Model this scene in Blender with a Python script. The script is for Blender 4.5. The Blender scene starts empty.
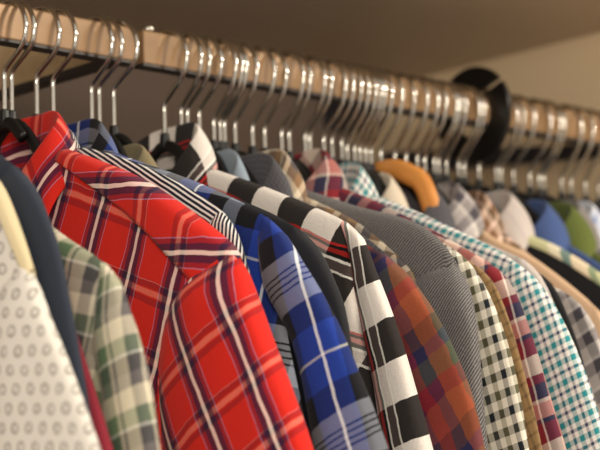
import bpy, math, random
from mathutils import Vector, Matrix, noise
random.seed(7)
CM = 0.01
C = bpy.context.scene.collection
PI = math.pi

# ---------------------------------------------------------------- helpers
def lin(c):
    return tuple((x / 12.92 if x <= .04045 else ((x + .055) / 1.055) ** 2.4) for x in (v / 255. for v in c))

def lerp(a, b, t): return a + (b - a) * t

def interp(pts, x):
    if x <= pts[0][0]: return pts[0][1]
    for (x0, y0), (x1, y1) in zip(pts, pts[1:]):
        if x <= x1: return y0 + (y1 - y0) * (x - x0) / max(1e-6, x1 - x0)
    return pts[-1][1]

def catmull(pts, n):
    """n samples, evenly spread along a smooth curve through pts (tuples of any size)"""
    P = [Vector(p) for p in pts]
    P = [P[0] * 2 - P[1]] + P + [P[-1] * 2 - P[-2]]
    dense = []
    for i in range(1, len(P) - 2):
        for k in range(16):
            t = k / 16.
            a, b, c, d = P[i - 1], P[i], P[i + 1], P[i + 2]
            dense.append(.5 * ((2 * b) + (c - a) * t + (2 * a - 5 * b + 4 * c - d) * t * t + (3 * b - a - 3 * c + d) * t ** 3))
    dense.append(P[-2])
    L = [0]
    for a, b in zip(dense, dense[1:]): L.append(L[-1] + (b - a).length)
    out = []; j = 0
    for k in range(n):
        s = L[-1] * k / (n - 1)
        while j < len(L) - 2 and L[j + 1] < s: j += 1
        t = (s - L[j]) / max(1e-9, L[j + 1] - L[j])
        out.append(dense[j].lerp(dense[j + 1], min(1, t)))
    return out

def link(name, me, mat, parent=None, loc=None):
    o = bpy.data.objects.new(name, me)
    C.objects.link(o)
    if mat is not None: me.materials.append(mat)
    if parent is not None: o.parent = parent
    if loc is not None: o.location = loc
    return o

def mesh(name, verts, faces, mat, parent=None, uvs=None, smooth=True, loc=None):
    me = bpy.data.meshes.new(name)
    me.from_pydata([(v[0] * CM, v[1] * CM, v[2] * CM) for v in verts], [], faces)
    if uvs is not None:
        ul = me.uv_layers.new(name='UVMap')
        for l in me.loops: ul.data[l.index].uv = uvs[l.vertex_index]
    if smooth:
        for p in me.polygons: p.use_smooth = True
    me.update()
    return link(name, me, mat, parent, loc)

def box(name, lo, hi, mat, parent=None, bevel=0.0, loc=None):
    x0, y0, z0 = lo; x1, y1, z1 = hi
    v = [(x0, y0, z0), (x1, y0, z0), (x1, y1, z0), (x0, y1, z0), (x0, y0, z1), (x1, y0, z1), (x1, y1, z1), (x0, y1, z1)]
    f = [(0, 3, 2, 1), (4, 5, 6, 7), (0, 1, 5, 4), (1, 2, 6, 5), (2, 3, 7, 6), (3, 0, 4, 7)]
    o = mesh(name, v, f, mat, parent, smooth=False, loc=loc)
    if bevel:
        m = o.modifiers.new('bevel', 'BEVEL'); m.width = bevel * CM; m.segments = 3
    return o

def tube_data(path, r, seg=8, caps=True, ry=None):
    """round tube along a list of points (cm); r number or list"""
    n = len(path); P = [Vector(p) for p in path]
    V = []; F = []
    up = None
    for i, p in enumerate(P):
        t = (P[min(i + 1, n - 1)] - P[max(i - 1, 0)]).normalized()
        if up is None:
            up = Vector((1, 0, 0)) if abs(t.x) < .9 else Vector((0, 0, 1))
        a = (up - t * up.dot(t)).normalized(); b = t.cross(a); up = a
        rr = r[i] if isinstance(r, (list, tuple)) else r
        rb = rr if ry is None else (ry[i] if isinstance(ry, (list, tuple)) else ry)
        for k in range(seg):
            th = 2 * PI * k / seg
            V.append(tuple(p + a * (rr * math.cos(th)) + b * (rb * math.sin(th))))
    for i in range(n - 1):
        for k in range(seg):
            k2 = (k + 1) % seg
            F.append((i * seg + k, i * seg + k2, (i + 1) * seg + k2, (i + 1) * seg + k))
    if caps:
        F.append(tuple(reversed(range(seg)))); F.append(tuple((n - 1) * seg + k for k in range(seg)))
    return V, F

def tag(o, label, cat, group=None):
    o['label'] = label; o['category'] = cat
    if group: o['group'] = group
    return o

def thing(name, label, cat, loc, group=None, rz=0.0):
    o = bpy.data.objects.new(name, None); C.objects.link(o)
    o.empty_display_size = .02
    o.location = (loc[0] * CM, loc[1] * CM, loc[2] * CM); o.rotation_euler = (0, 0, rz)
    return tag(o, label, cat, group)

# ---------------------------------------------------------------- materials
def new_mat(name):
    m = bpy.data.materials.new(name); m.use_nodes = True
    nt = m.node_tree
    return m, nt, nt.nodes['Principled BSDF']

def plain(name, col, rough=.6, metal=0.0, noise_amt=.0, noise_scale=30, bump=0.0, spec=.5, coat=0):
    m, nt, b = new_mat(name)
    c = lin(col)
    b.inputs['Base Color'].default_value = (*c, 1)
    b.inputs['Roughness'].default_value = rough; b.inputs['Metallic'].default_value = metal
    b.inputs['Specular IOR Level'].default_value = spec
    b.inputs['Coat Weight'].default_value = coat
    if noise_amt or bump:
        tc = nt.nodes.new('ShaderNodeTexCoord'); n = nt.nodes.new('ShaderNodeTexNoise')
        n.inputs['Scale'].default_value = noise_scale; n.inputs['Detail'].default_value = 5
        nt.links.new(tc.outputs['Object'], n.inputs['Vector'])
        if noise_amt:
            r = nt.nodes.new('ShaderNodeValToRGB')
            r.color_ramp.elements[0].position = .3; r.color_ramp.elements[1].position = .7
            r.color_ramp.elements[0].color = (*[x * (1 - noise_amt) for x in c], 1)
            r.color_ramp.elements[1].color = (*[min(1, x * (1 + noise_amt)) for x in c], 1)
            nt.links.new(n.outputs['Fac'], r.inputs['Fac']); nt.links.new(r.outputs['Color'], b.inputs['Base Color'])
        if bump:
            bp = nt.nodes.new('ShaderNodeBump'); bp.inputs['Strength'].default_value = bump; bp.inputs['Distance'].default_value = .002
            nt.links.new(n.outputs['Fac'], bp.inputs['Height']); nt.links.new(bp.outputs['Normal'], b.inputs['Normal'])
    return m

def wood(name, c1, c2, rough=.5, scale=6, stretch=(1, 12, 12)):
    m, nt, b = new_mat(name)
    tc = nt.nodes.new('ShaderNodeTexCoord'); mp = nt.nodes.new('ShaderNodeMapping'); n = nt.nodes.new('ShaderNodeTexNoise')
    mp.inputs['Scale'].default_value = stretch; n.inputs['Scale'].default_value = scale; n.inputs['Detail'].default_value = 6
    r = nt.nodes.new('ShaderNodeValToRGB')
    r.color_ramp.elements[0].position = .3; r.color_ramp.elements[1].position = .72
    r.color_ramp.elements[0].color = (*lin(c1), 1); r.color_ramp.elements[1].color = (*lin(c2), 1)
    nt.links.new(tc.outputs['Object'], mp.inputs['Vector']); nt.links.new(mp.outputs['Vector'], n.inputs['Vector'])
    nt.links.new(n.outputs['Fac'], r.inputs['Fac']); nt.links.new(r.outputs['Color'], b.inputs['Base Color'])
    b.inputs['Roughness'].default_value = rough
    return m

def stripe_ramp(nt, src, bands, default_alpha):
    """bands = [(width_cm, rgb[, alpha])...] repeated along src (cm)"""
    per = float(sum(b[0] for b in bands))
    d = nt.nodes.new('ShaderNodeMath'); d.operation = 'DIVIDE'; d.inputs[1].default_value = per
    f = nt.nodes.new('ShaderNodeMath'); f.operation = 'FRACT'
    nt.links.new(src, d.inputs[0]); nt.links.new(d.outputs[0], f.inputs[0])
    r = nt.nodes.new('ShaderNodeValToRGB'); cr = r.color_ramp; cr.interpolation = 'CONSTANT'
    pos = 0
    for i, bnd in enumerate(bands):
        al = bnd[2] if len(bnd) > 2 else default_alpha
        if i < 2:
            e = cr.elements[i]; e.position = pos / per
        else:
            e = cr.elements.new(pos / per)
        e.color = (*lin(bnd[1]), al)
        pos += bnd[0]
    if len(bands) == 1:
        cr.elements[1].color = cr.elements[0].color; cr.elements[1].position = 1
    nt.links.new(f.outputs[0], r.inputs['Fac'])
    return r

def fabric(name, warp, weft, alpha=.5, rough=.85, fuzz=.25, bump=.25, wob=.12, sheen=.07, twill=0.0, tw_scale=9.0):
    """woven cloth: weft bands run across, warp bands (their alpha lets the weft show) run along; UVs are in cm"""
    m, nt, b = new_mat(name)
    uv = nt.nodes.new('ShaderNodeUVMap'); uv.uv_map = 'UVMap'
    nz = nt.nodes.new('ShaderNodeTexNoise'); nz.inputs['Scale'].default_value = .35; nz.inputs['Detail'].default_value = 3
    nt.links.new(uv.outputs[0], nz.inputs['Vector'])
    sub = nt.nodes.new('ShaderNodeVectorMath'); sub.operation = 'SUBTRACT'; sub.inputs[1].default_value = (.5, .5, .5)
    sc = nt.nodes.new('ShaderNodeVectorMath'); sc.operation = 'SCALE'; sc.inputs['Scale'].default_value = wob * 4
    ad = nt.nodes.new('ShaderNodeVectorMath'); ad.operation = 'ADD'
    nt.links.new(nz.outputs['Color'], sub.inputs[0]); nt.links.new(sub.outputs[0], sc.inputs[0])
    nt.links.new(uv.outputs[0], ad.inputs[0]); nt.links.new(sc.outputs[0], ad.inputs[1])
    # thread level jitter
    fz = nt.nodes.new('ShaderNodeTexNoise'); fz.inputs['Scale'].default_value = 9; fz.inputs['Detail'].default_value = 3
    nt.links.new(uv.outputs[0], fz.inputs['Vector'])
    s2 = nt.nodes.new('ShaderNodeVectorMath'); s2.operation = 'SUBTRACT'; s2.inputs[1].default_value = (.5, .5, .5)
    c2 = nt.nodes.new('ShaderNodeVectorMath'); c2.operation = 'SCALE'; c2.inputs['Scale'].default_value = fuzz * .35
    a2 = nt.nodes.new('ShaderNodeVectorMath'); a2.operation = 'ADD'
    nt.links.new(fz.outputs['Color'], s2.inputs[0]); nt.links.new(s2.outputs[0], c2.inputs[0])
    nt.links.new(ad.outputs[0], a2.inputs[0]); nt.links.new(c2.outputs[0], a2.inputs[1])
    sp = nt.nodes.new('ShaderNodeSeparateXYZ'); nt.links.new(a2.outputs[0], sp.inputs[0])
    rw = stripe_ramp(nt, sp.outputs['X'], warp, alpha)
    rf = stripe_ramp(nt, sp.outputs['Y'], weft, 1)
    mx = nt.nodes.new('ShaderNodeMix'); mx.data_type = 'RGBA'
    nt.links.new(rw.outputs['Alpha'], mx.inputs[0]); nt.links.new(rf.outputs['Color'], mx.inputs[6]); nt.links.new(rw.outputs['Color'], mx.inputs[7])
    out = mx.outputs[2]
    # yarn variation
    yn = nt.nodes.new('ShaderNodeTexNoise'); yn.inputs['Scale'].default_value = 14; yn.inputs['Detail'].default_value = 4
    nt.links.new(uv.outputs[0], yn.inputs['Vector'])
    mr = nt.nodes.new('ShaderNodeMapRange'); mr.inputs[1].default_value = .3; mr.inputs[2].default_value = .7
    mr.inputs[3].default_value = 1 - fuzz; mr.inputs[4].default_value = 1 + fuzz * .6
    nt.links.new(yn.outputs['Fac'], mr.inputs[0])
    fac = mr.outputs[0]
    if twill:
        w = nt.nodes.new('ShaderNodeTexWave'); w.wave_type = 'BANDS'; w.bands_direction = 'DIAGONAL'
        w.inputs['Scale'].default_value = tw_scale * .1; w.inputs['Distortion'].default_value = 1.2; w.inputs['Detail'].default_value = 2
        w.inputs['Detail Scale'].default_value = 3
        nt.links.new(uv.outputs[0], w.inputs['Vector'])
        m2 = nt.nodes.new('ShaderNodeMapRange'); m2.inputs[3].default_value = 1 - twill; m2.inputs[4].default_value = 1 + twill
        nt.links.new(w.outputs['Fac'], m2.inputs[0])
        mm = nt.nodes.new('ShaderNodeMath'); mm.operation = 'MULTIPLY'
        nt.links.new(fac, mm.inputs[0]); nt.links.new(m2.outputs[0], mm.inputs[1]); fac = mm.outputs[0]
    vm = nt.nodes.new('ShaderNodeVectorMath'); vm.operation = 'SCALE'
    nt.links.new(out, vm.inputs[0]); nt.links.new(fac, vm.inputs['Scale'])
    nt.links.new(vm.outputs[0], b.inputs['Base Color'])
    b.inputs['Roughness'].default_value = rough; b.inputs['Specular IOR Level'].default_value = .2
    b.inputs['Sheen Weight'].default_value = sheen; b.inputs['Sheen Roughness'].default_value = .5
    bp = nt.nodes.new('ShaderNodeBump'); bp.inputs['Strength'].default_value = bump; bp.inputs['Distance'].default_value = .0012
    bn = nt.nodes.new('ShaderNodeTexNoise'); bn.inputs['Scale'].default_value = 2.2; bn.inputs['Detail'].default_value = 7; bn.inputs['Roughness'].default_value = .65
    nt.links.new(uv.outputs[0], bn.inputs['Vector'])
    nt.links.new(bn.outputs['Fac'], bp.inputs['Height']); nt.links.new(bp.outputs['Normal'], b.inputs['Normal'])
    return m

def ring_cloth(name, base, ring, cell=(1.2, 1.36), r0=.27, r1=.38):
    """pale cloth with an embroidered ring in every cell, alternate columns staggered"""
    m, nt, b = new_mat(name)
    N = nt.nodes.new; L = nt.links.new
    def math_(op, a, bb=None):
        n = N('ShaderNodeMath'); n.operation = op
        for i, x in enumerate((a, bb)):
            if x is None: continue
            if isinstance(x, (int, float)): n.inputs[i].default_value = x
            else: L(x, n.inputs[i])
        return n.outputs[0]
    uv = N('ShaderNodeUVMap'); uv.uv_map = 'UVMap'
    nz = N('ShaderNodeTexNoise'); nz.inputs['Scale'].default_value = .8
    L(uv.outputs[0], nz.inputs['Vector'])
    s = N('ShaderNodeVectorMath'); s.operation = 'SCALE'; s.inputs['Scale'].default_value = .3; L(nz.outputs['Color'], s.inputs[0])
    a = N('ShaderNodeVectorMath'); a.operation = 'ADD'; L(uv.outputs[0], a.inputs[0]); L(s.outputs[0], a.inputs[1])
    sp = N('ShaderNodeSeparateXYZ'); L(a.outputs[0], sp.inputs[0])
    cx = math_('DIVIDE', sp.outputs['X'], cell[0]); col = math_('FLOOR', cx); fx = math_('SUBTRACT', math_('FRACT', cx), .5)
    odd = math_('MULTIPLY', math_('MODULO', col, 2.0), .5)
    cy = math_('ADD', math_('DIVIDE', sp.outputs['Y'], cell[1]), odd); fy = math_('SUBTRACT', math_('FRACT', cy), .5)
    dx = math_('MULTIPLY', fx, cell[0]); dy = math_('MULTIPLY', fy, cell[1])
    d = math_('SQRT', math_('ADD', math_('MULTIPLY', dx, dx), math_('MULTIPLY', dy, dy)))
    rr = N('ShaderNodeValToRGB'); cr = rr.color_ramp
    cr.elements[0].position = 0; cr.elements[0].color = (.35, .35, .35, 1)
    e = cr.elements.new(r0 * .7); e.color = (.1, .1, .1, 1)
    e = cr.elements.new(r0); e.color = (1, 1, 1, 1)
    e = cr.elements.new(r1 - .06); e.color = (1, 1, 1, 1)
    cr.elements[-1].position = r1 + .05; cr.elements[-1].color = (0, 0, 0, 1)
    L(d, rr.inputs['Fac'])
    # rings are worn unevenly
    n2 = N('ShaderNodeTexNoise'); n2.inputs['Scale'].default_value = 1.7; L(uv.outputs[0], n2.inputs['Vector'])
    mr = N('ShaderNodeMapRange'); mr.inputs[1].default_value = .3; mr.inputs[2].default_value = .7; mr.inputs[3].default_value = .45; mr.inputs[4].default_value = 1.0
    L(n2.outputs['Fac'], mr.inputs[0])
    fac = math_('MULTIPLY', rr.outputs['Color'], mr.outputs[0])
    mx = N('ShaderNodeMix'); mx.data_type = 'RGBA'; L(fac, mx.inputs[0])
    mx.inputs[6].default_value = (*lin(base), 1); mx.inputs[7].default_value = (*lin(ring), 1)
    L(mx.outputs[2], b.inputs['Base Color'])
    b.inputs['Roughness'].default_value = .9; b.inputs['Specular IOR Level'].default_value = .15
    bp = N('ShaderNodeBump'); bp.inputs['Strength'].default_value = .5; bp.inputs['Distance'].default_value = .001
    L(rr.outputs['Color'], bp.inputs['Height']); L(bp.outputs['Normal'], b.inputs['Normal'])
    return m

RED = (212, 38, 26); NAVY = (26, 24, 44); PINK = (240, 200, 185); WHT = (232, 225, 212); LBL = (120, 130, 190)
BLK = (16, 16, 18)
M = {}
DRK = (118, 20, 32)
M['red'] = fabric('red_plaid_cloth',
    [(2.7, RED, .5), (.08, (170, 150, 190), .5), (.36, (96, 22, 50), .55), (.5, (32, 26, 58), .85), (.33, (248, 232, 220), .7), (.5, (32, 26, 58), .85), (.36, (96, 22, 50), .55), (.08, (170, 150, 190), .5)],
    [(2.9, RED), (.45, DRK), (.1, RED), (.42, (244, 140, 118)), (.1, RED), (.45, DRK), (.06, (220, 150, 150))], alpha=.5, fuzz=.12, bump=.35, wob=.1)
M['red_sleeve'] = M['red']
M['zebra'] = fabric('navy_white_striped_cloth', [(.21, (30, 32, 46), 1), (.16, (225, 222, 215), 1)], [(1, BLK)], fuzz=.1, wob=.05)
ROY = (30, 58, 146); LGB = (150, 158, 174); GRY = (108, 110, 112)
DKB = (13, 14, 20); LG = (146, 151, 160)
M['blue'] = fabric('blue_black_plaid_cloth',
    [(1.4, (122, 130, 148)), (1.8, DKB), (1.8, ROY), (.24, (225, 230, 235), .75), (1.5, ROY), (1.8, DKB)],
    [(1.3, LG), (.15, BLK), (.3, LG), (.15, BLK), (.3, LG), (.15, BLK), (.3, LG), (.15, BLK), (1.1, LG), (2.0, DKB), (2.0, ROY), (.2, (215, 215, 205)), (2.1, ROY), (2.0, DKB)],
    alpha=.5, fuzz=.25, bump=.4)
BW_W = (232, 224, 214); BW_B = (17, 17, 18)
M['bw'] = fabric('black_white_buffalo_cloth',
    [(3.4, (200, 180, 170), .04), (.18, (196, 40, 34), .75), (.22, (20, 20, 20), .8), (.35, (196, 40, 34), .55), (.3, (20, 20, 20), .8), (.2, (240, 235, 225), .85), (.75, (150, 128, 122), .22), (.18, (240, 235, 225), .8)],
    [(3.1, BW_B), (3.1, BW_W)], fuzz=.3, bump=.6, wob=.14, rough=.95, sheen=.06)
GC = (214, 204, 178); GG = (92, 116, 84); GS = (66, 70, 76)
M['green'] = fabric('cream_green_grey_plaid_cloth',
    [(1.2, GC), (1.0, (98, 92, 92)), (.3, GC), (.15, (90, 88, 96)), (.9, GC), (1.2, GG), (.4, GC), (.2, (70, 72, 80))],
    [(1.3, GC), (.9, (104, 100, 98)), (1.1, (40, 48, 48)), (.2, (196, 196, 184)), (1.1, GG)], alpha=.5, fuzz=.14, wob=.08)
M['orange'] = fabric('orange_red_blue_flannel',
    [(1.8, (150, 74, 46)), (1.4, (70, 76, 60)), (1.3, (160, 84, 54)), (1.5, (28, 38, 84)), (1.3, (136, 30, 48)), (1.2, (44, 36, 70))],
    [(2.2, (160, 82, 52)), (1.4, (128, 36, 46)), (1.8, (76, 80, 60)), (1.2, (34, 40, 78)), (1.6, (96, 62, 46))], alpha=.55, fuzz=.36, bump=.5, wob=.3)
M['tweed'] = fabric('grey_twill_denim', [(.12, (136, 132, 128), .85), (.12, (62, 61, 65), .85)], [(1, (116, 113, 110))], fuzz=.4, wob=.05)
M['olive'] = fabric('cream_black_olive_gingham',
    [(.52, (226, 220, 200)), (.5, (30, 34, 42)), (.52, (226, 220, 200)), (.5, (104, 98, 66))],
    [(.72, (230, 222, 204)), (.68, (30, 34, 42)), (.72, (230, 222, 204)), (.68, (72, 72, 60))], fuzz=.15, wob=.06)
M['tan'] = fabric('tan_brown_cloth', [(.7, (146, 116, 76)), (.25, (96, 74, 48))], [(.7, (146, 118, 80)), (.25, (104, 82, 54))], fuzz=.25)
MAR = (126, 32, 40); MNV = (44, 42, 66); MCR = (216, 196, 180)
M['maroon'] = fabric('maroon_navy_cream_plaid_cloth',
    [(1.5, MCR), (.3, MNV), (1.3, MAR), (.2, (226, 214, 204), .5), (1.2, MNV), (1.0, (190, 130, 120)), (1.5, MAR), (.3, MNV)],
    [(1.5, MCR), (1.4, MAR), (.35, MNV), (1.2, (200, 140, 128)), (.3, MCR), (1.2, MNV), (.7, MAR)], alpha=.5, fuzz=.15)
TEAL = (40, 118, 122)
M['teal'] = fabric('teal_navy_white_gingham',
    [(.36, (232, 230, 222)), (.48, (44, 136, 142)), (.38, (232, 230, 222)), (.28, (46, 62, 92))],
    [(.38, (234, 231, 222)), (.46, (44, 136, 142)), (.42, (234, 231, 222)), (.26, (52, 66, 96))], alpha=.5, fuzz=.08, wob=.05)
M['rings'] = ring_cloth('cream_ring_cloth', (220, 214, 203), (128, 124, 116))
M['cream'] = fabric('plain_cream_cloth', [(1, (214, 198, 158))], [(1, (214, 198, 158))], fuzz=.08)
M['denim'] = fabric('slate_blue_denim', [(1, (46, 52, 64))], [(1, (48, 54, 66))], fuzz=.35)
M['pink'] = fabric('rose_red_cloth', [(1, (158, 52, 66))], [(1, (158, 52, 66))], fuzz=.12)
M['charcoal'] = fabric('charcoal_cloth', [(1, (38, 38, 42))], [(1, (34, 35, 38))], fuzz=.2)
M['khaki'] = fabric('khaki_lining_cloth', [(1, (140, 128, 96))], [(1, (132, 122, 92))], fuzz=.12)
M['lightblue'] = fabric('pale_grey_blue_cloth', [(1, (150, 164, 176))], [(1, (142, 156, 168))], fuzz=.1)
M['heather'] = fabric('dark_heather_grey_cloth', [(.2, (98, 96, 100)), (.2, (70, 70, 76))], [(.3, (90, 88, 92)), (.2, (72, 72, 76))], fuzz=.35)
M['brownplaid'] = fabric('brown_cream_plaid_cloth', [(1.0, (150, 116, 80)), (.7, (224, 210, 184)), (1.0, (90, 84, 82))], [(.9, (140, 112, 84)), (.6, (222, 206, 180)), (1.1, (84, 80, 82))], fuzz=.2)
M['ivory'] = fabric('ivory_cloth', [(1, (212, 198, 176))], [(1, (206, 192, 172))], fuzz=.08)
M['greyplaid'] = fabric('grey_white_plaid_cloth', [(1.1, (176, 168, 166)), (1.0, (70, 66, 74)), (.4, (210, 202, 196))], [(1.0, (186, 178, 172)), (1.0, (76, 72, 78)), (.3, (214, 206, 200))], fuzz=.18)
M['black'] = fabric('black_cloth', [(1, (22, 22, 24))], [(1, (20, 20, 22))], fuzz=.2)
M['peach'] = fabric('peach_cream_cloth', [(1, (230, 196, 160))], [(1, (226, 190, 154))], fuzz=.08)
M['floral'] = fabric('brown_blossom_print_cloth', [(.7, (110, 84, 60)), (.6, (230, 200, 180)), (.5, (150, 104, 76))], [(.6, (120, 96, 70)), (.6, (234, 206, 186)), (.4, (92, 74, 54))], fuzz=.4, wob=.5)
M['whitegrey'] = fabric('pale_grey_cloth', [(.9, (196, 186, 178)), (.2, (170, 164, 166))], [(1, (192, 182, 176))], fuzz=.08)
M['gstripe'] = fabric('pale_green_striped_cloth', [(1, (190, 190, 150), .2)], [(1.6, (196, 196, 150)), (.9, (226, 216, 190)), (.6, (70, 112, 116)), (1.0, (224, 206, 178)), (.5, (120, 140, 110))], fuzz=.1)
M['blueplain'] = fabric('mid_blue_cloth', [(1, (74, 94, 142))], [(1, (66, 86, 134))], fuzz=.12)
M['greenplain'] = fabric('olive_green_cloth', [(1, (98, 108, 52))], [(1, (92, 102, 48))], fuzz=.12)
M['greyplain'] = fabric('grey_cloth', [(1, (136, 130, 128))], [(1, (128, 122, 120))], fuzz=.12)
M['paleblue'] = fabric('white_and_pale_blue_cloth', [(1.4, (216, 222, 232)), (.5, (150, 168, 204))], [(1.6, (220, 224, 232)), (.7, (136, 150, 186))], fuzz=.08)

M['chrome'] = plain('chrome_wire', (198, 194, 184), rough=.13, metal=1.0)
M['black_plastic'] = plain('black_hanger_plastic', (14, 13, 13), rough=.45, spec=.4)
M['disc'] = plain('black_disc_plastic', (9, 8, 8), rough=.32)
M['rail'] = wood('pale_wood_rail', (150, 120, 88), (164, 132, 98), rough=.22, scale=5, stretch=(1, 8, 14))
_b = M['rail'].node_tree.nodes['Principled BSDF']; _b.inputs['Metallic'].default_value = .3; _b.inputs['Roughness'].default_value = .16
_b.inputs['Coat Weight'].default_value = .6; _b.inputs['Coat Roughness'].default_value = .06
M['rail_edge'] = plain('dark_groove_and_edge_shade', (44, 38, 34), rough=.5)
M['bolt'] = plain('steel_bolt', (190, 184, 174), rough=.25, metal=1)
M['hangerwood'] = wood('honey_hanger_wood', (196, 126, 56), (216, 148, 76), rough=.35, scale=8, stretch=(20, 2, 6))
M['bracketwood'] = wood('pale_panel_wood', (186, 160, 120), (204, 178, 136), rough=.55)
M['shelf'] = plain('shelf_board', (188, 170, 146), rough=.5, noise_amt=.05, noise_scale=4, bump=.05)
M['backwall'] = plain('back_wall_paint', (142, 125, 113), rough=.75, noise_amt=.04, noise_scale=5, bump=.05)
M['endwall'] = plain('end_wall_paint', (232, 208, 170), rough=.7, noise_amt=.04, noise_scale=6, bump=.05)
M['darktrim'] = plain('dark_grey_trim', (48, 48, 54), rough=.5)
M['floor'] = wood('floor_wood', (120, 92, 66), (146, 114, 84), rough=.5)
M['button'] = plain('white_button', (220, 214, 200), rough=.3)

# ---------------------------------------------------------------- shirt builder
PROFILE = [(3.5, -8.7), (6, -9.5), (10, -11.2), (15, -13.4), (20, -16.0), (22.5, -18), (25, -20.8), (27, -25), (29, -30), (30, -34), (31, -40)]
TIP_U = 22.0

def uvrot(x, y, ang, off):
    a = math.radians(ang); c, s = math.cos(a), math.sin(a)
    return (x * c - y * s + off[0], x * s + y * c + off[1])

def wrinkle(u, z, seed, amp):
    n = noise.noise(Vector((u * .16 + seed * 7.1, z * .055, seed))) * .7 + noise.noise(Vector((u * .45, z * .13 + seed * 3, seed * 1.7))) * .3
    return n * amp

def smooth_ridge(pts):
    c = catmull([(p[0], p[1], 0) for p in pts], 90)
    return [(p.x, p.y) for p in c]

def body_mesh(name, mat, parent, ridge, tip, t, seed, rot, off, amp, hem=-76, side=1.0, neck=3.0, inset=4.8, flare=0.0):
    """torso of a hung shirt: two cloth sheets joined along the shoulder ridge and the sides"""
    ut, zt = tip
    r0 = interp(ridge, neck + .5)
    def zr(u):
        u = abs(u)
        if u < neck + .5: return lerp(r0 - 4.5, r0, (u / (neck + .5)) ** .7)
        return interp(ridge, u)
    def W(z):
        if z >= zt: return ut
        k = (zt - z) / 20.
        fl = flare * min(1.3, k)
        if k < 1: return ut + fl - inset * math.sin(PI * .5 * min(1, k * 2.2)) * (1 - .55 * max(0, k - .5) * 2)
        return ut + fl - inset * .45 + 3 * min(1, (k - 1) / 1.8)
    ds = [0, .12, .35, .7, 1.2, 1.8, 2.6, 3.6, 4.8, 6.2, 7.8, 9.6, 11.5, 13.5, 15.6, 18, 20.5, 23, 26, 29.5, 33.5, 38, 43, 48.5, 54.5, 61]
    dmax = ds[-1]; NA = 44
    V = []; UV = []; F = []
    ring = 2 * NA
    for d in ds:
        for k in range(ring):
            front = k <= NA
            a = (-1 + 2 * k / NA) if front else (1 - 2 * (k - NA) / NA)
            u0 = a * ut; z0 = zr(u0)
            z = lerp(z0, hem, d / dmax) if d > 12 else z0 - d * (1 if d <= 12 else 1)
            if d > 12:
                zz = z0 - 12; z = lerp(zz, hem, (d - 12) / (dmax - 12))
            u = a * W(z)
            r = 1.3
            T = t * math.sqrt(max(0, 1 - (1 - min(d / r, 1)) ** 2)) * (1 + .5 * min(1, d / 18))
            T *= math.sqrt(max(0.0, 1 - abs(a) ** 7)) if abs(a) < 1 else 0
            w = (-1 if front else 1) * T
            if d > 0: w += wrinkle(u, z, seed, amp) * min(1, d / 2.5) * (1 - abs(a) ** 10)
            V.append((w, -u, z))
            UV.append(uvrot(u, (z0 - d if d <= 12 else z) - (abs(w) if d < 1.5 else t) * .6, rot, off))
    n = len(ds)
    for i in range(n - 1):
        for k in range(ring):
            k2 = (k + 1) % ring
            F.append((i * ring + k, (i + 1) * ring + k, (i + 1) * ring + k2, i * ring + k2))
    return mesh(name, V, F, mat, parent, UV)

def yoke_mesh(name, mat, parent, ridge, tip, t, seed, rot, off, amp, u0=5.0, depth=(1.0, 5.2), side=1):
    """shoulder yoke: a second layer of cloth folded over the ridge"""
    ut, zt = tip; ut = ut + .15
    NU = 30; NV = 9
    V = []; UV = []; F = []
    def pt(u, d, sgn):
        r = 1.3; z0 = interp(ridge, u)
        T = (t + .1) * math.sqrt(max(0, 1 - (1 - min(d / r, 1)) ** 2)) * (1 + .5 * min(1, d / 18))
        T *= math.sqrt(max(0.0, 1 - min(.999, u / (ut + .3)) ** 7))
        w = sgn * (T + .05)
        if d > 0: w += wrinkle(u, z0 - d, seed, amp) * min(1, d / 2.5)
        return (w, -u * side, z0 - d + .12)
    cols = []
    for i in range(NU + 1):
        u = lerp(u0, ut, i / NU); dd = lerp(depth[0], depth[1], (i / NU))
        col = [(-1, dd * (1 - j / NV)) for j in range(NV)] + [(1, dd * j / NV) for j in range(NV + 1)]
        for sgn, d in col:
            V.append(pt(u, d, sgn)); z0 = interp(ridge, u)
            UV.append(uvrot(u, z0 + (d if sgn > 0 else -d), rot, off))
    m = 2 * NV + 1
    for i in range(NU):
        for j in range(m - 1):
            a = i * m + j
            F.append((a, a + 1, a + m + 1, a + m))
    o = mesh(name, V, F, mat, parent, UV)
    s = o.modifiers.new('solid', 'SOLIDIFY'); s.thickness = .0009; s.offset = 0
    return o

def sleeve_curves(ridge, tip, width=13.5, arm=None):
    ut, zt = tip
    O = [(ut - .4, zt + .25)] + [p for p in ridge if p[0] > ut + .3]
    lu, lz = O[-1]
    lean = .14
    k = 1
    while lz > -62:
        lz -= 6; lu += lean * 6 * max(.2, 1 - k * .15); k += 1; O.append((lu, lz))
    O = [(p.x, p.y) for p in catmull([(a, b, 0) for a, b in O[::3] + [O[-1]]], 40)]
    I = arm or [(ut - .9, zt - .1), (ut - 3.0, zt - 2.0), (ut - 4.8, zt - 6.5), (ut - 5.6, zt - 12), (ut - 5.6, zt - 17)]
    ol, oz = O[-1]
    I = list(I) + [(lerp(I[-1][0], ol - width + 2, .35), min(zt - 26, I[-1][1] - 5)), (ol - width + 2.5, oz + 6), (ol - width + 3, oz)]
    I = [(p.x, p.y) for p in catmull([(a, b, 0) for a, b in I], 40)]
    return O, I

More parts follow.
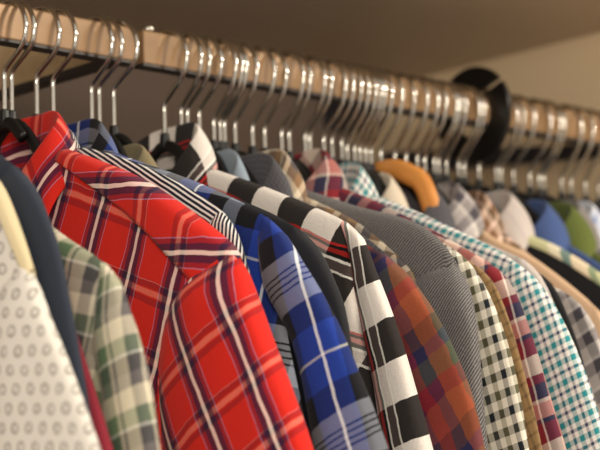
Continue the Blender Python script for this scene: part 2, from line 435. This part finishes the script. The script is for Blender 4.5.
def sleeve_mesh(name, mat, parent, ridge, tip, ts, seed, rot, off, amp, side=1, w0=-.35, width=13.5, arm=None):
    O, I = sleeve_curves(ridge, tip, width, arm)
    NC = 22; V = []; UV = []; F = []; ring = 2 * NC
    n = len(O)
    for i in range(n):
        (ou, oz), (iu, iz) = O[i], I[i]
        wd = math.hypot(ou - iu, oz - iz)
        tt = min(ts, .25 + wd * .16) * (1 + .15 * i / n)
        for k in range(ring):
            th = 2 * PI * k / ring
            c = .5 - .5 * math.cos(th)          # 0 inner .. 1 outer .. 0
            sg = -1 if th <= PI else 1
            h = abs(math.sin(th)) ** .62
            u = lerp(iu, ou, c); z = lerp(iz, oz, c) + math.sin(PI * c) * .05 * wd * (1 if i < 14 else .3)
            w = sg * tt * h
            w += w0 * min(1, i / 4.) + wrinkle(u, z, seed + 5, amp) * min(1, i / 4.) * h
            V.append((w, -u * side, z))
            ex = (1 if c > .5 else -1) * tt * (1 - h) * .85      # cloth that turns round the fold
            xs = u + ex
            if sg > 0: xs = 2 * (ou + tt * .85) - xs
            UV.append(uvrot(xs, z, rot, off))
    for i in range(n - 1):
        for k in range(ring):
            k2 = (k + 1) % ring
            f = (i * ring + k, (i + 1) * ring + k, (i + 1) * ring + k2, i * ring + k2)
            F.append(f if side == 1 else f[::-1])
    F.append(tuple(range(ring)) if side == -1 else tuple(reversed(range(ring))))
    F.append(tuple((n - 1) * ring + k for k in range(ring)) if side == 1 else tuple(reversed([(n - 1) * ring + k for k in range(ring)])))
    return mesh(name, V, F, mat, parent, UV)

def seam_tube(name, mat, parent, pts, r=.13):
    V, F = tube_data(pts, r, 6)
    uv = [(v[1], v[2]) for v in V]
    return mesh(name, V, F, mat, parent, uv)

# collar stations from back centre to front tip of the near half: (u, w, z)
FOLD = [(0, 2.0, -5.2), (2.4, 1.65, -5.3), (4.1, .5, -6.4), (3.7, -1.2, -8.5), (1.7, -2.4, -11.0)]
LEAF = [(0, 2.9, -9.2), (3.6, 2.5, -9.5), (6.2, .7, -10.3), (6.4, -2.0, -12.6), (5.0, -3.1, -17.0)]
INNER = [(0, 1.5, -8.8), (2.0, 1.3, -8.9), (3.3, .2, -9.6), (2.9, -1.0, -11.6), (1.3, -1.9, -13.6)]

def collar_mesh(name, mat, parent, su=1.0, sw=1.0, sz=1.0, du=0.0, dz=0.0, dw=0.0, rot=0, off=(0, 0), leaf=1.0, half=0):
    NS = 17
    def half_rows(sgn):
        f = catmull(FOLD, NS); l = catmull(LEAF, NS); n_ = catmull(INNER, NS)
        rows = []
        for k in range(NS):
            f_, l_, i_ = f[k].copy(), l[k].copy(), n_[k].copy()
            l_ = f_.lerp(l_, leaf)
            out = Vector((l_.x - f_.x, l_.y - f_.y, 0)); 
            if out.length > 1e-4: out.normalize()
            pr = []
            for t in (0, .35, .7, .93): pr.append(i_.lerp(f_, t))
            pr.append(f_ + Vector((0, 0, .12)))
            for t in (.06, .2, .4, .6, .8, 1.0):
                pr.append(f_.lerp(l_, t) + out * (.55 * math.sin(PI * min(1, t * 1.0)) * .8) + Vector((0, 0, .1 * (1 - t))))
            rows.append([Vector((p.x * sgn, p.y, p.z)) for p in pr])
        return rows
    rows = list(reversed(half_rows(-1)))[:-1] + half_rows(1)
    V = []; UV = []; F = []
    m = len(rows[0]); s = 0; prev = None
    zt = -5.1
    for r in rows:
        if prev is not None: s += (r[4] - prev).length
        prev = r[4].copy(); a = 0; pp = None
        for p in r:
            if pp is not None: a += (p - pp).length
            pp = p
            q = (dw + p.y * sw, -(p.x * su + du), (p.z - zt) * sz + zt + dz)
            V.append(q); UV.append(uvrot(s, a, rot, off))
    for i in range(len(rows) - 1):
        for j in range(m - 1):
            F.append((i * m + j, i * m + j + 1, (i + 1) * m + j + 1, (i + 1) * m + j))
    o = mesh(name, V, F, mat, parent, UV)
    sd = o.modifiers.new('solid', 'SOLIDIFY'); sd.thickness = .0018; sd.offset = 0
    ss = o.modifiers.new('sub', 'SUBSURF'); ss.levels = 1; ss.render_levels = 1
    return o

# ---------------------------------------------------------------- hangers
def hook_mesh(kz):
    # Y is positive away from the room; rail occupies Y 0..1.5, Z 0..3; kz = height of the bend into the straight stem
    pts = [(0, 3.1, .7), (0, 3.25, 1.5), (0, 2.75, 2.7), (0, 1.7, 3.3), (0, .75, 3.42), (0, -.4, 3.15), (0, -1.4, 2.3), (0, -1.85, 1.1), (0, -1.7, .1), (0, -1.1, kz * .36),
           (0, .1, kz * .74), (0, .9, kz), (0, 1.12, kz - .45), (0, 1.15, kz - 1.0), (0, 1.15, -5.2), (0, 1.15, -6.2)]
    V, F = tube_data([tuple(p) for p in catmull(pts, 60)], .2, 8)
    me = bpy.data.meshes.new('hook'); me.from_pydata([(a * CM, b * CM, c * CM) for a, b, c in V], [], F); me.materials.append(M['chrome'])
    for p in me.polygons: p.use_smooth = True
    return me
HOOKS = {k: hook_mesh(k) for k in (-1.9, -2.5, -3.0, -3.4)}
def hook_for(X):
    if X < -1: return HOOKS[-1.9]
    if X < 8: return HOOKS[-2.5]
    if X < 24: return HOOKS[-3.0]
    return HOOKS[-3.4]

def bar_mesh(nm, half, r, rw, mat, rd=None, wooden=False):
    """black plastic (or wooden) arch; with a ridge given it lies just under that garment's shoulders"""
    if wooden: pr = [(0, -5.7), (1.6, -5.75), (3.4, -6.5), (5.2, -8.0)]
    else: pr = [(0, -6.2), (1.0, -6.45), (2.4, -7.7)]
    if rd is None: pr += [(4.6, -10.0)] if half else []
    else: pr += [(u, min(interp(rd, u) - (1.6 if not wooden else 1.9), pr[-1][1] - .6)) for u in ((4.6, 6.5, 9, half) if not wooden else (7.5, 10, half))]
    pc = catmull([(u, z, 0) for u, z in pr], 26)
    pc = [(p.x, p.y) for p in pc]
    path = [(0, 1.15 + u, z) for u, z in reversed(pc)][:-1] + [(0, 1.15 - u, z) for u, z in pc]
    V, F = tube_data(path, rw, 10, True, r)
    me = bpy.data.meshes.new(nm); me.from_pydata([(a * CM, b * CM, c * CM) for a, b, c in V], [], F); me.materials.append(mat)
    for p in me.polygons: p.use_smooth = True
    return me
me_bar = bar_mesh('shoulder_bar', 5, .5, .36, M['black_plastic'])
me_tiny = bar_mesh('shoulder_bar', 0, .5, .36, M['black_plastic'])
kv, kf = tube_data([(0, 1.15, -5.1), (0, 1.15, -5.2), (0, 1.15, -6.3)], [.3, .38, .45], 10)
me_knob = bpy.data.meshes.new('neck_collar'); me_knob.from_pydata([(a * CM, b * CM, c * CM) for a, b, c in kv], [], kf); me_knob.materials.append(M['black_plastic'])

def hanger(X, label, wooden=False, group=None, rd=None, half=14, rz=0.0, dz=0.0):
    t = thing('wooden_hanger' if wooden else 'clothes_hanger', label, 'hanger', (X, .78, 0), group, rz)
    off = (0, -.78 * CM, dz * CM)
    for nm, me in (('hook', hook_for(X)), ('shoulder_bar', (me_tiny if X < -12.5 else me_bar) if rd is None else bar_mesh('shoulder_bar', half, 1.0 if wooden else .5, .6 if wooden else .34, M['hangerwood' if wooden else 'black_plastic'], rd, wooden)), ('neck_collar', me_knob)):
        o = bpy.data.objects.new(nm, me); C.objects.link(o); o.parent = t; o.location = off
    return t

# ---------------------------------------------------------------- garments
def shirt(name, X, label, cat, fab, ridge=None, du=0.0, tipu=TIP_U, t=.55, ts=1.0, amp=.18, seed=0, yaw=0.0,
          body_rot=14, body_off=(0, 0), sl_rot=-24, sl_off=(0, 0), sl_fab=None, w0=-.35, width=13.5,
          yoke=None, yoke_rot=-6, yoke_off=(0, 0), yoke_depth=(1.0, 5.2), yoke_u0=5.0, arm=None, inset=4.8, flare=0.0, collar=None, seams=False, sleeves=True, wshift=0.0, wooden=False):
    if ridge is None: rp = [(u + du, z) for u, z in PROFILE]
    else: rp = ridge
    rd = smooth_ridge(rp)
    tip = (tipu + (du if ridge is None else 0), interp(rd, tipu + (du if ridge is None else 0)))
    root = thing(name, label, cat, (X + wshift, 0, -6), None, yaw)
    # children are modelled relative to the rail, so lift them back by the root's drop
    def kid(o): o.location.z += 6 * CM; return o
    kid(body_mesh('body', M[fab], root, rd, tip, t, seed, body_rot, body_off, amp, inset=inset, flare=flare))
    if yoke: kid(yoke_mesh('yoke', M[yoke], root, rd, tip, t, seed, yoke_rot, yoke_off, amp, u0=yoke_u0, depth=yoke_depth))
    if sleeves:
        sm = M[sl_fab or fab]
        kid(sleeve_mesh('sleeve', sm, root, rd, tip, ts, seed, sl_rot, sl_off, amp, 1, w0, width, arm))
        kid(sleeve_mesh('sleeve', sm, root, rd, tip, ts, seed + 3, sl_rot, sl_off, amp, -1, w0, width, arm))
    if collar:
        cf = collar.pop('fab', fab)
        kid(collar_mesh('collar', M[cf], root, **collar))
    if seams:
        O, I = sleeve_curves(rd, tip, width, arm)
        pts = [(-(ts * .55) - .35 * min(1, i / 4.) - .12 + (.25 if i < 3 else 0), -(I[i][0] + .35), I[i][1]) for i in range(1, 30)]
        kid(seam_tube('armhole_seam', M[seams], root, pts))
    worn.append(X)
    if wooden: hanger(X, 'honey coloured wooden hanger with chrome hook', True, None, rd, 13)
    ws = label.replace(',', '').split(); k = min(ws.index(q) for q in ('shirt', 'cardigan') if q in ws)
    short = ' '.join(ws[:k + 1] if k > 1 else ws[:k + 7])
    if not wooden: hanger(X, 'black hanger with chrome hook holding the ' + short, False, 'black hangers along the rail', rd, min(15, tipu - 4))
    return root

worn = []

# --- garments hanging left of the frame's edge, shoulders in view
shirt('ring_patterned_shirt', -29.5, 'cream shirt embroidered with grey rings, nearest at the left edge', 'shirt', 'rings',
      ridge=[(3.5, -6.2), (8, -8.2), (14, -11.2), (19, -14.6), (20.9, -16.1), (22.9, -19.4), (24.9, -23.2), (27.8, -27.8), (30.5, -32.8), (33, -38)], tipu=24,
      t=.6, ts=.9, seed=1, body_rot=-8, sl_rot=-26, collar=dict(fab='cream', su=1.1), yoke='cream', yoke_depth=(.9, 1.3), yoke_u0=12, width=10)
shirt('denim_shirt', -27.4, 'dark slate blue denim shirt beside the cream ring shirt', 'shirt', 'denim',
      ridge=[(3.5, -6.2), (8, -8.0), (14, -11.0), (18.4, -13.5), (21.6, -15.9), (24.2, -19.8), (26.0, -25.7), (27.2, -30.7), (28.2, -37)], tipu=20,
      t=.5, ts=.7, seed=2, collar=dict(sw=.5, su=.9))
shirt('rose_shirt', -26.2, 'rose red shirt showing as a thin strip left of the cream and green plaid shirt', 'shirt', 'pink',
      ridge=[(3.5, -11), (8, -12.6), (14, -15), (19, -18), (22, -21), (24, -24.5), (26.2, -29), (28.4, -34), (30.4, -39), (32, -44)], tipu=20, t=.4, ts=.5, seed=3)
shirt('plaid_shirt', -24.25, 'cream, green and grey plaid shirt left of the red plaid shirt', 'shirt', 'green',
      ridge=[(3.5, -8.6), (8, -11), (14, -14.6), (20.0, -18.4), (24.3, -20.8), (26.8, -23.0), (29.0, -27.7), (30.1, -33.3), (31, -40)], tipu=25,
      t=.9, ts=1.3, seed=4, amp=.4, sl_rot=-14, sl_off=(1.5, 0), collar=dict(sw=.6), arm=[(24.8, -21.4), (24.6, -23.4), (24.8, -26.6), (25.5, -29.8), (26, -36)], inset=0.5, flare=1.5, width=9, w0=-.6)
shirt('plaid_shirt', -12.3, 'bright red plaid shirt with navy and white bands', 'shirt', 'red',
      ridge=[(3.5, -8.5), (6.0, -9.5), (9.6, -10.9), (15.2, -13.4), (22.5, -18.0), (24.9, -20.4), (27.6, -25.7), (29.8, -30.2), (31.1, -33.2), (33, -39)], tipu=24.3,
      t=.95, ts=1.5, seed=5, amp=.5, yoke='red', yoke_rot=97, yoke_off=(2.0, 0), body_rot=22, body_off=(3.0, 0), sl_rot=-27, sl_off=(2, 1), w0=-.55,
      collar=dict(su=1.08, sw=.95, sz=1.12, du=-.5, dz=-.2, rot=90, off=(0, 1.4)), seams='red', arm=[(23.9, -19.5), (20.4, -21.0), (18.0, -23.3), (16.9, -27.4), (16.9, -32.3), (17, -38)], inset=6.5, yoke_u0=5.6)
shirt('striped_shirt', -9.9, 'navy and white striped shirt just behind the red plaid shirt', 'shirt', 'zebra',
      ridge=[(3.5, -8.5), (6.1, -9.1), (11.9, -11.3), (18.9, -14.9), (21.4, -17.2), (23, -20.5), (25, -26), (27, -32), (28, -38)], tipu=20.5,
      t=.5, ts=.6, seed=6, body_rot=121, sl_rot=0, collar=dict(su=.85, sw=.5, du=-.6, dz=-1.3, rot=90, leaf=.7))
shirt('plaid_shirt', -8.3, 'royal blue, black and grey plaid shirt', 'shirt', 'blue',
      ridge=[(3.5, -7.8), (7.5, -9.6), (16.5, -13.2), (22.7, -16.3), (25.6, -18.8), (29.3, -23.7), (31.8, -28.6), (33.8, -33.3), (36, -39)], tipu=23.3,
      t=.8, ts=1.3, seed=7, amp=.5, w0=-.5, body_rot=15, body_off=(3.0, 9.3), sl_rot=-20, sl_off=(3.6, -5.5), collar=dict(su=1.1, sw=.6, du=-.1, dz=-.5, off=(2, 1)), width=9, arm=[(22.7, -16.9), (22.4, -18.4), (23.4, -21.7), (26.0, -25.7), (27.5, -30.9), (28.5, -37)], inset=0.5, flare=4.5)
shirt('dark_shirt', -3.7, 'charcoal shirt with khaki neck facing, between the blue plaid and the black and white shirts', 'shirt', 'charcoal',
      ridge=[(3.5, -9.6), (8, -11.2), (14, -13.2), (20.0, -15.9), (23.4, -18.5), (25.7, -22.3), (26.3, -25), (27, -30), (28, -37)], tipu=21.5,
      t=.6, ts=.8, seed=8, collar=dict(fab='khaki', sw=.5, su=.95, sz=.75, dz=-2.0))
shirt('buffalo_plaid_shirt', 3.1, 'black and white block plaid shirt with thin red stripes', 'shirt', 'bw',
      ridge=[(2.5, -8.2), (5, -9.1), (10.1, -11.1), (15.6, -13.5), (19.8, -15.6), (21.8, -17.8), (24.5, -23.9), (26.3, -29.2), (27.4, -32.8), (29, -39)], tipu=19.6,
      t=.8, ts=1.3, seed=9, amp=.35, w0=-.5, body_rot=115, body_off=(1.2, 1.0), sl_rot=-16, sl_off=(0.8, 1.0), collar=dict(su=1.0, sw=.8, du=-1.6, dz=.9, rot=90, off=(0, 1.2)), width=9, arm=[(19.3, -16.0), (20.2, -18.4), (21.4, -23.7), (22.5, -28.9), (23.3, -36)], inset=0.5, flare=4.0)
shirt('flannel_shirt', 5.6, 'orange, red and blue plaid flannel shirt right of the black and white shirt', 'shirt', 'orange',
      ridge=[(3.5, -10.5), (8, -12), (14, -14.4), (19, -16.8), (21.8, -18.5), (24.4, -20.9), (26.7, -24.1), (28.9, -28.6), (30.0, -32.9), (31, -39)], tipu=21,
      t=.6, ts=1.0, seed=10, body_rot=20, sl_rot=-30, sl_off=(-1.0, 0))
shirt('dress_shirt', 6.9, 'shirt with a pale grey blue collar behind the black and white shoulder', 'shirt', 'lightblue', du=-2, t=.35, ts=.4, seed=11,
      ridge=[(2.5, -9.4), (8, -12), (14, -15), (19, -18), (21, -20), (23, -25), (25, -31), (26, -38)], tipu=18.5, collar=dict(sw=.4, su=.8, dz=-1.2))
shirt('heather_shirt', 8.5, 'dark heather grey shirt with its collar between the pale blue and the brown collars', 'shirt', 'heather',
      ridge=[(3, -9.4), (8, -11.2), (14, -14.2), (18, -17), (20, -19), (22, -24), (24, -30), (25, -38)], tipu=18.5, t=.35, ts=.4, seed=12, collar=dict(sw=.5, su=1.1, du=1.2, dz=-1.6))
shirt('brown_plaid_shirt', 9.7, 'brown and cream plaid shirt left of the maroon plaid collar', 'shirt', 'brownplaid',
      ridge=[(3, -9.2), (8, -11.0), (14, -14.0), (18, -17), (20, -19), (22, -24), (24, -30), (25, -38)], tipu=18.5, t=.35, ts=.4, seed=13, collar=dict(sw=.6, su=1.1, du=1.5, dz=-1.2))
shirt('twill_shirt', 10.9, 'grey twill shirt with a rounded shoulder, right of the flannel shirt', 'shirt', 'tweed',
      ridge=[(3.5, -9.2), (8, -10.6), (12.7, -12.4), (19.7, -14.9), (23.1, -18.1), (25.2, -22.2), (25.6, -27), (25.9, -32), (26.5, -38)], tipu=23.4,
      t=.8, ts=1.0, seed=14, amp=.6, w0=-.75, collar=dict(sw=.5, su=.9, dz=-2.2), seams='tweed', body_rot=50, sl_rot=40, arm=[(23.0, -18.7), (20.6, -18.9), (18.6, -20.2), (18.3, -24), (19.2, -30), (20, -36)], inset=4.0)
shirt('gingham_shirt', 12.9, 'cream, black and olive gingham shirt', 'shirt', 'olive',
      ridge=[(3.5, -10.2), (8, -11.6), (14, -13.6), (20.2, -16.3), (23.6, -19.2), (25.8, -23.6), (27, -28), (27.7, -32.7), (28.6, -39)], tipu=20.5,
      t=.6, ts=.8, seed=15, w0=-.1, body_rot=20, sl_rot=-14, collar=dict(sw=.5, su=.9, dz=-2.2))
shirt('tan_shirt', 14.3, 'tan brown shirt showing as a narrow edge right of the cream gingham shirt', 'shirt', 'tan',
      ridge=[(3.5, -10.6), (8, -12.2), (14, -14.6), (20, -17), (23.7, -19.3), (25.5, -22.7), (27.1, -28.2), (28.1, -32.7), (29, -39)], tipu=21, t=.3, ts=.4, seed=16)
shirt('plaid_shirt', 16.3, 'maroon, navy and cream plaid shirt with a large turned collar', 'shirt', 'maroon',
      ridge=[(3.5, -8.6), (6.9, -9.8), (12.5, -12.5), (19.9, -16.6), (23.6, -19.4), (25.5, -23.4), (27.2, -28.9), (28.4, -32.7), (29.5, -39)], tipu=21.0,
      t=.7, ts=.9, seed=17, w0=-.1, body_rot=20, sl_rot=-16, collar=dict(su=1.15, sw=1.0, du=-1.0, dz=0, rot=42, off=(1, 3)))
shirt('gingham_shirt', 19.7, 'teal, navy and white small gingham shirt', 'shirt', 'teal',
      ridge=[(3.5, -8.6), (6.5, -9.8), (12.7, -12.6), (21.0, -17.0), (24.9, -20.8), (27.5, -25.7), (29.1, -30.4), (30, -35), (31, -41)], tipu=22.0,
      t=.7, ts=1.0, seed=18, w0=-.1, body_rot=20, sl_rot=-18, collar=dict(su=1.05, sw=.8, du=.2, dz=-1.0))
shirt('ivory_shirt', 22.4, 'ivory shirt showing as a thin edge right of the teal gingham sleeve', 'shirt', 'whitegrey',
      ridge=[(3.5, -10), (8, -11.6), (14, -14), (18, -15.8), (20.8, -17.3), (22.7, -19.6), (24.5, -23.8), (26.1, -28.6), (28, -38)], tipu=20.5, t=.4, ts=.5, seed=19)
shirt('black_shirt', 24.3, 'black shirt showing as a strip between the ivory and the grey check shirts', 'shirt', 'black',
      ridge=[(3.5, -10.4), (8, -12.0), (13.4, -14.6), (18.2, -16.9), (21.4, -18.8), (23.5, -22.8), (25.1, -28.5), (27, -38)], tipu=19.8, t=.45, ts=.6, seed=20)
shirt('cream_shirt', 25.2, 'shirt with a plain ivory collar left of the wooden hanger', 'shirt', 'ivory',
      ridge=[(3.0, -9.6), (6, -11), (11, -13.6), (17, -17), (20, -19.6), (22, -25), (24, -32), (25, -39)], tipu=18, t=.4, ts=.5, seed=21, collar=dict(su=1.0, sw=.8, du=-1.3, dz=-1.1))
shirt('check_shirt', 27.3, 'grey check shirt showing below the peach cardigan, right of the black sleeve', 'shirt', 'greyplaid',
      ridge=[(3.5, -11.4), (8, -13.8), (15.7, -17.2), (18.6, -18.5), (20.4, -19.3), (22.3, -20.8), (23.6, -23.0), (25, -28), (26, -33), (27, -40)], tipu=19, t=.4, ts=.5, seed=31, du=0)
shirt('flecked_shirt', 28.6, 'dark flecked grey shirt hanging on the wooden hanger', 'shirt', 'heather',
      ridge=[(3.0, -9.4), (6, -11.6), (11, -15.2), (16, -19), (18.5, -22), (20, -26), (22, -33), (23, -40)], tipu=17, t=.36, ts=.45, seed=32, collar=dict(su=1.05, sw=.8, du=.6, dz=-2.1), wooden=True)
shirt('check_shirt', 31.9, 'grey and white checked shirt right of the wooden hanger', 'shirt', 'greyplaid',
      ridge=[(3.0, -10.2), (6, -12.6), (11, -16.2), (16, -20), (18.5, -23), (20, -27), (22, -33), (23, -40)], tipu=17, t=.36, ts=.45, seed=22, collar=dict(su=1.25, sw=1.0, du=-.4, dz=-1.5), wooden=False)
shirt('cardigan', 34.4, 'peach and cream cardigan with a long pale shoulder edge', 'cardigan', 'peach',
      ridge=[(2.6, -7.9), (4.1, -9.9), (6.3, -12.0), (10.8, -14.4), (15.1, -17.5), (18.2, -20.2), (21, -23.5), (24, -29), (26, -38)], tipu=18.6, t=.36, ts=.45, seed=23, collar=dict(fab='peach', su=.8, sw=.6, du=-.4, dz=-1.8))
shirt('blossom_shirt', 36.3, 'brown shirt with pale blossom print beside the peach cardigan', 'shirt', 'floral',
      ridge=[(3.0, -9.6), (6, -11.4), (10, -14.6), (14, -18), (17, -21), (19, -26), (21, -33), (22, -40)], tipu=15, t=.36, ts=.45, seed=24, collar=dict(su=1.0, sw=.7, dz=-1.9))
shirt('striped_yoke_shirt', 39.0, 'charcoal shirt with pale green striped shoulders and a pale grey collar', 'shirt', 'charcoal',
      ridge=[(3.0, -9.2), (6.0, -11.3), (10.5, -13.5), (14.8, -16.3), (17, -18.2), (19, -21), (21, -26), (23, -33), (24, -40)], tipu=17, t=.7, ts=.8, seed=25,
      yoke='gstripe', yoke_rot=60, yoke_depth=(.8, .9), collar=dict(fab='whitegrey', su=1.15, sw=1.0, du=0, dz=-1.6))
shirt('blue_shirt', 44.4, 'plain mid blue shirt with pointed collar', 'shirt', 'blueplain',
      ridge=[(2.5, -9.6), (6, -11.5), (10, -14), (14, -17), (17, -20), (19, -26), (21, -33), (22, -40)], tipu=15.5, t=.36, ts=.45, seed=26, collar=dict(su=1.15, sw=1.0, du=-.3, dz=-1.9))
shirt('green_shirt', 46.9, 'olive green shirt behind the blue shirt', 'shirt', 'greenplain',
      ridge=[(2.5, -9.4), (6, -11.5), (10, -14), (14, -17), (17, -20), (19, -26), (21, -33), (22, -40)], tipu=15.5, t=.36, ts=.45, seed=27, collar=dict(su=1.25, sw=.9, du=.3, dz=-2.0))
shirt('grey_shirt', 49.3, 'soft grey shirt between the olive green and the pale blue shirts', 'shirt', 'greyplain',
      ridge=[(2.5, -9.6), (6, -11.5), (10, -14), (14, -17), (17, -20), (19, -26), (21, -33), (22, -40)], tipu=15.5, t=.36, ts=.45, seed=28, collar=dict(su=1.1, sw=1.0, du=-.2, dz=-1.5))
shirt('pale_shirt', 51.4, 'white and pale blue shirt at the right edge, last on the rail', 'shirt', 'paleblue',
      ridge=[(2.5, -9.4), (6, -11.5), (10, -14), (14, -17), (17, -20), (19, -26), (21, -33), (22, -40)], tipu=15.5, t=.36, ts=.45, seed=29, collar=dict(su=1.1, sw=1.0, du=-.2, dz=-1.4))

# ---------------------------------------------------------------- hangers on the rail
HX = [-13.0, -12.3, -9.5, -8.7, -4.5, -3.7, -2.2, 3.1, 4.9, 6.8, 8.5, 9.2, 10.9, 12.6, 14.1, 16.3, 17.2, 19.1, 19.7, 21.4, 22.3, 23.6, 25.9, 26.6, 27.7,
      28.1, 29.0, 30.4, 31.9, 33.4, 34.4, 35.7, 37.3, 38.8, 39.8, 41.9, 43.9, 45.1, 47.4, 48.8, 50.7, 54.1, 55.6, 57.8, 60.0]
for X in HX:
    if min(abs(X - q) for q in worn) < (.45 if X < 14 else .55): continue
    hanger(X, 'black hanger with chrome hook, wedged between neighbouring shirts, its own garment out of sight', False, 'black hangers along the rail', rz=random.uniform(-.1, .1))

# ---------------------------------------------------------------- rail, divider, bracket
def rail(x0, x1, label):
    t = thing('clothes_rail', label, 'rail', (x0, .75, 0))
    L = x1 - x0
    box('bar', (0, -.75, .2), (L, .75, 3.0), M['rail'], t, bevel=.18)
    box('groove_strip', (0, -.66, 0), (L, .66, .22), M['rail_edge'], t)
    return t
def bolt(t, x):
    V, F = tube_data([(x, 0, 3.0), (x, 0, 3.35), (x, 0, 3.6), (x, 0, 3.75)], [.55, .6, .45, .15], 14)
    mesh('bolt', V, F, M['bolt'], t)
r1 = rail(-45, -.6, 'pale wooden rail section at left, ending at the joint')
bolt(r1, 41.6)
r2 = rail(.15, 66, 'long pale wooden rail section running right from the joint')
bolt(r2, 1.1)

def divider(X, cz, R, r):
    t = thing('rail_divider', 'black slotted ring divider hanging on the rail', 'rail divider', (X, .75, cz))
    so = math.radians(38); si = math.radians(60); hw = .24
    n = 72; V = []; F = []
    th = .22
    a0 = so + math.asin(hw / R); a1 = so + 2 * PI - math.asin(hw / R)
    for i in range(n + 1):
        f = i / n
        ao = lerp(a0, a1, f); ai = lerp(si + math.asin(hw / r), si + 2 * PI - math.asin(hw / r), f)
        for (a, rad, w) in ((ao, R, -th), (ao, R, th), (ai, r, th), (ai, r, -th)):
            V.append((w, -rad * math.cos(a), rad * math.sin(a)))
    for i in range(n):
        for k in range(4):
            k2 = (k + 1) % 4
            F.append((i * 4 + k, i * 4 + k2, (i + 1) * 4 + k2, (i + 1) * 4 + k))
    F.append((3, 2, 1, 0)); F.append((n * 4, n * 4 + 1, n * 4 + 2, n * 4 + 3))
    o = mesh('ring', V, F, M['disc'], t, smooth=False)
    b = o.modifiers.new('bevel', 'BEVEL'); b.width = .0006; b.segments = 2
    return t
divider(41.1, .95, 4.6, 2.15)

# wooden support board that carries the rail joint back to the wall
br = thing('support_bracket', 'pale wooden support board running back from the rail joint to the wall', 'bracket', (-1.2, 1.6, .8))
pv = []; prof = [(0, 0), (0, 2.2), (14.5, 5.8), (39.8, 8.5), (39.8, 0)]
for w in (-.6, .6): pv += [(w, y, z) for y, z in prof]
k = len(prof)
pf = [tuple(range(k - 1, -1, -1)), tuple(range(k, 2 * k))] + [(i, (i + 1) % k, k + (i + 1) % k, k + i) for i in range(k)]
pf = [tuple(reversed(f)) for f in pf]
mesh('board', pv, pf, M['bracketwood'], br, smooth=False)
box('shaded_edge_strip', (-.75, 0, -.45), (.75, 39.8, .02), M['rail_edge'], br)  # dark edging whose colour paints in the shadow on the board's bottom edge

# ---------------------------------------------------------------- the closet
def struct(o): o['kind'] = 'structure'; return o
struct(box('ceiling', (-90, -11, 13.5), (68, 43.5, 16.0), M['shelf']))
struct(box('wall_back', (-90, 41.5, -190), (66, 43.5, 13.5), M['backwall']))
struct(box('wall_right', (66, -40, -190), (68, 41.5, 13.5), M['endwall']))
struct(box('floor', (-320, -330, -192), (68, 43.5, -190), M['floor']))
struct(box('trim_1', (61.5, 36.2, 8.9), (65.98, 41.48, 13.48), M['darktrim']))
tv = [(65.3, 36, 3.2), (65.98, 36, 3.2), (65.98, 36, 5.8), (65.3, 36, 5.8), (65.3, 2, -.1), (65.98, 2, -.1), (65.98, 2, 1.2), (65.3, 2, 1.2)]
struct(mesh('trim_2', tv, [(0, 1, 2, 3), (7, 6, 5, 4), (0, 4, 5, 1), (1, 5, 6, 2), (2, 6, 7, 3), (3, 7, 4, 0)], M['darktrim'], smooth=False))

# ---------------------------------------------------------------- light
def area(name, loc, target, size, power, col, sy=None):
    L = bpy.data.lights.new(name, 'AREA'); L.energy = power; L.color = col; L.size = size
    if sy: L.shape = 'RECTANGLE'; L.size_y = sy
    o = bpy.data.objects.new(name, L); C.objects.link(o)
    o.location = tuple(v * CM for v in loc)
    d = Vector(target) - Vector(loc); o.rotation_euler = d.to_track_quat('-Z', 'Y').to_euler()
    return o
area('ceiling_lamp', (75, -150, 70), (5, 0, -15), .2, 27, (1.0, .89, .74))
area('added_fill_light', (-150, -190, -2), (25, 0, 0), .6, 27, (1.0, .91, .78))  # added fill, no real fixture: brightens the end wall and shelf underside
w = bpy.data.worlds.new('room_glow'); bpy.context.scene.world = w; w.use_nodes = True
w.node_tree.nodes['Background'].inputs[0].default_value = (1.0, .90, .80, 1); w.node_tree.nodes['Background'].inputs[1].default_value = .9

# ---------------------------------------------------------------- camera
F_PX = 2150.
a, p, r = (math.radians(v) for v in (44, 9, 2))
vd = Vector((math.sin(a) * math.cos(p), math.cos(a) * math.cos(p), math.sin(p)))
right = Vector((math.cos(a), -math.sin(a), 0)); up = right.cross(vd)
R_ = right * math.cos(r) - up * math.sin(r); U_ = up * math.cos(r) + right * math.sin(r)
cam = bpy.data.cameras.new('camera'); co = bpy.data.objects.new('camera', cam); C.objects.link(co)
mw = Matrix((R_, U_, -vd)).transposed().to_4x4()
mw.translation = Vector((-109.307, -130.851, -40.509)) * CM
co.matrix_world = mw
cam.sensor_width = 36; cam.lens = F_PX / 600 * 36; cam.clip_start = .05
cam.dof.use_dof = True; cam.dof.focus_distance = 1.555; cam.dof.aperture_fstop = 6.5
sc = bpy.context.scene
sc.camera = co
sc.view_settings.view_transform = 'Standard'; sc.view_settings.look = 'None'
sc.view_settings.gamma = 1; sc.view_settings.use_curve_mapping = False; sc.view_settings.exposure = -.17
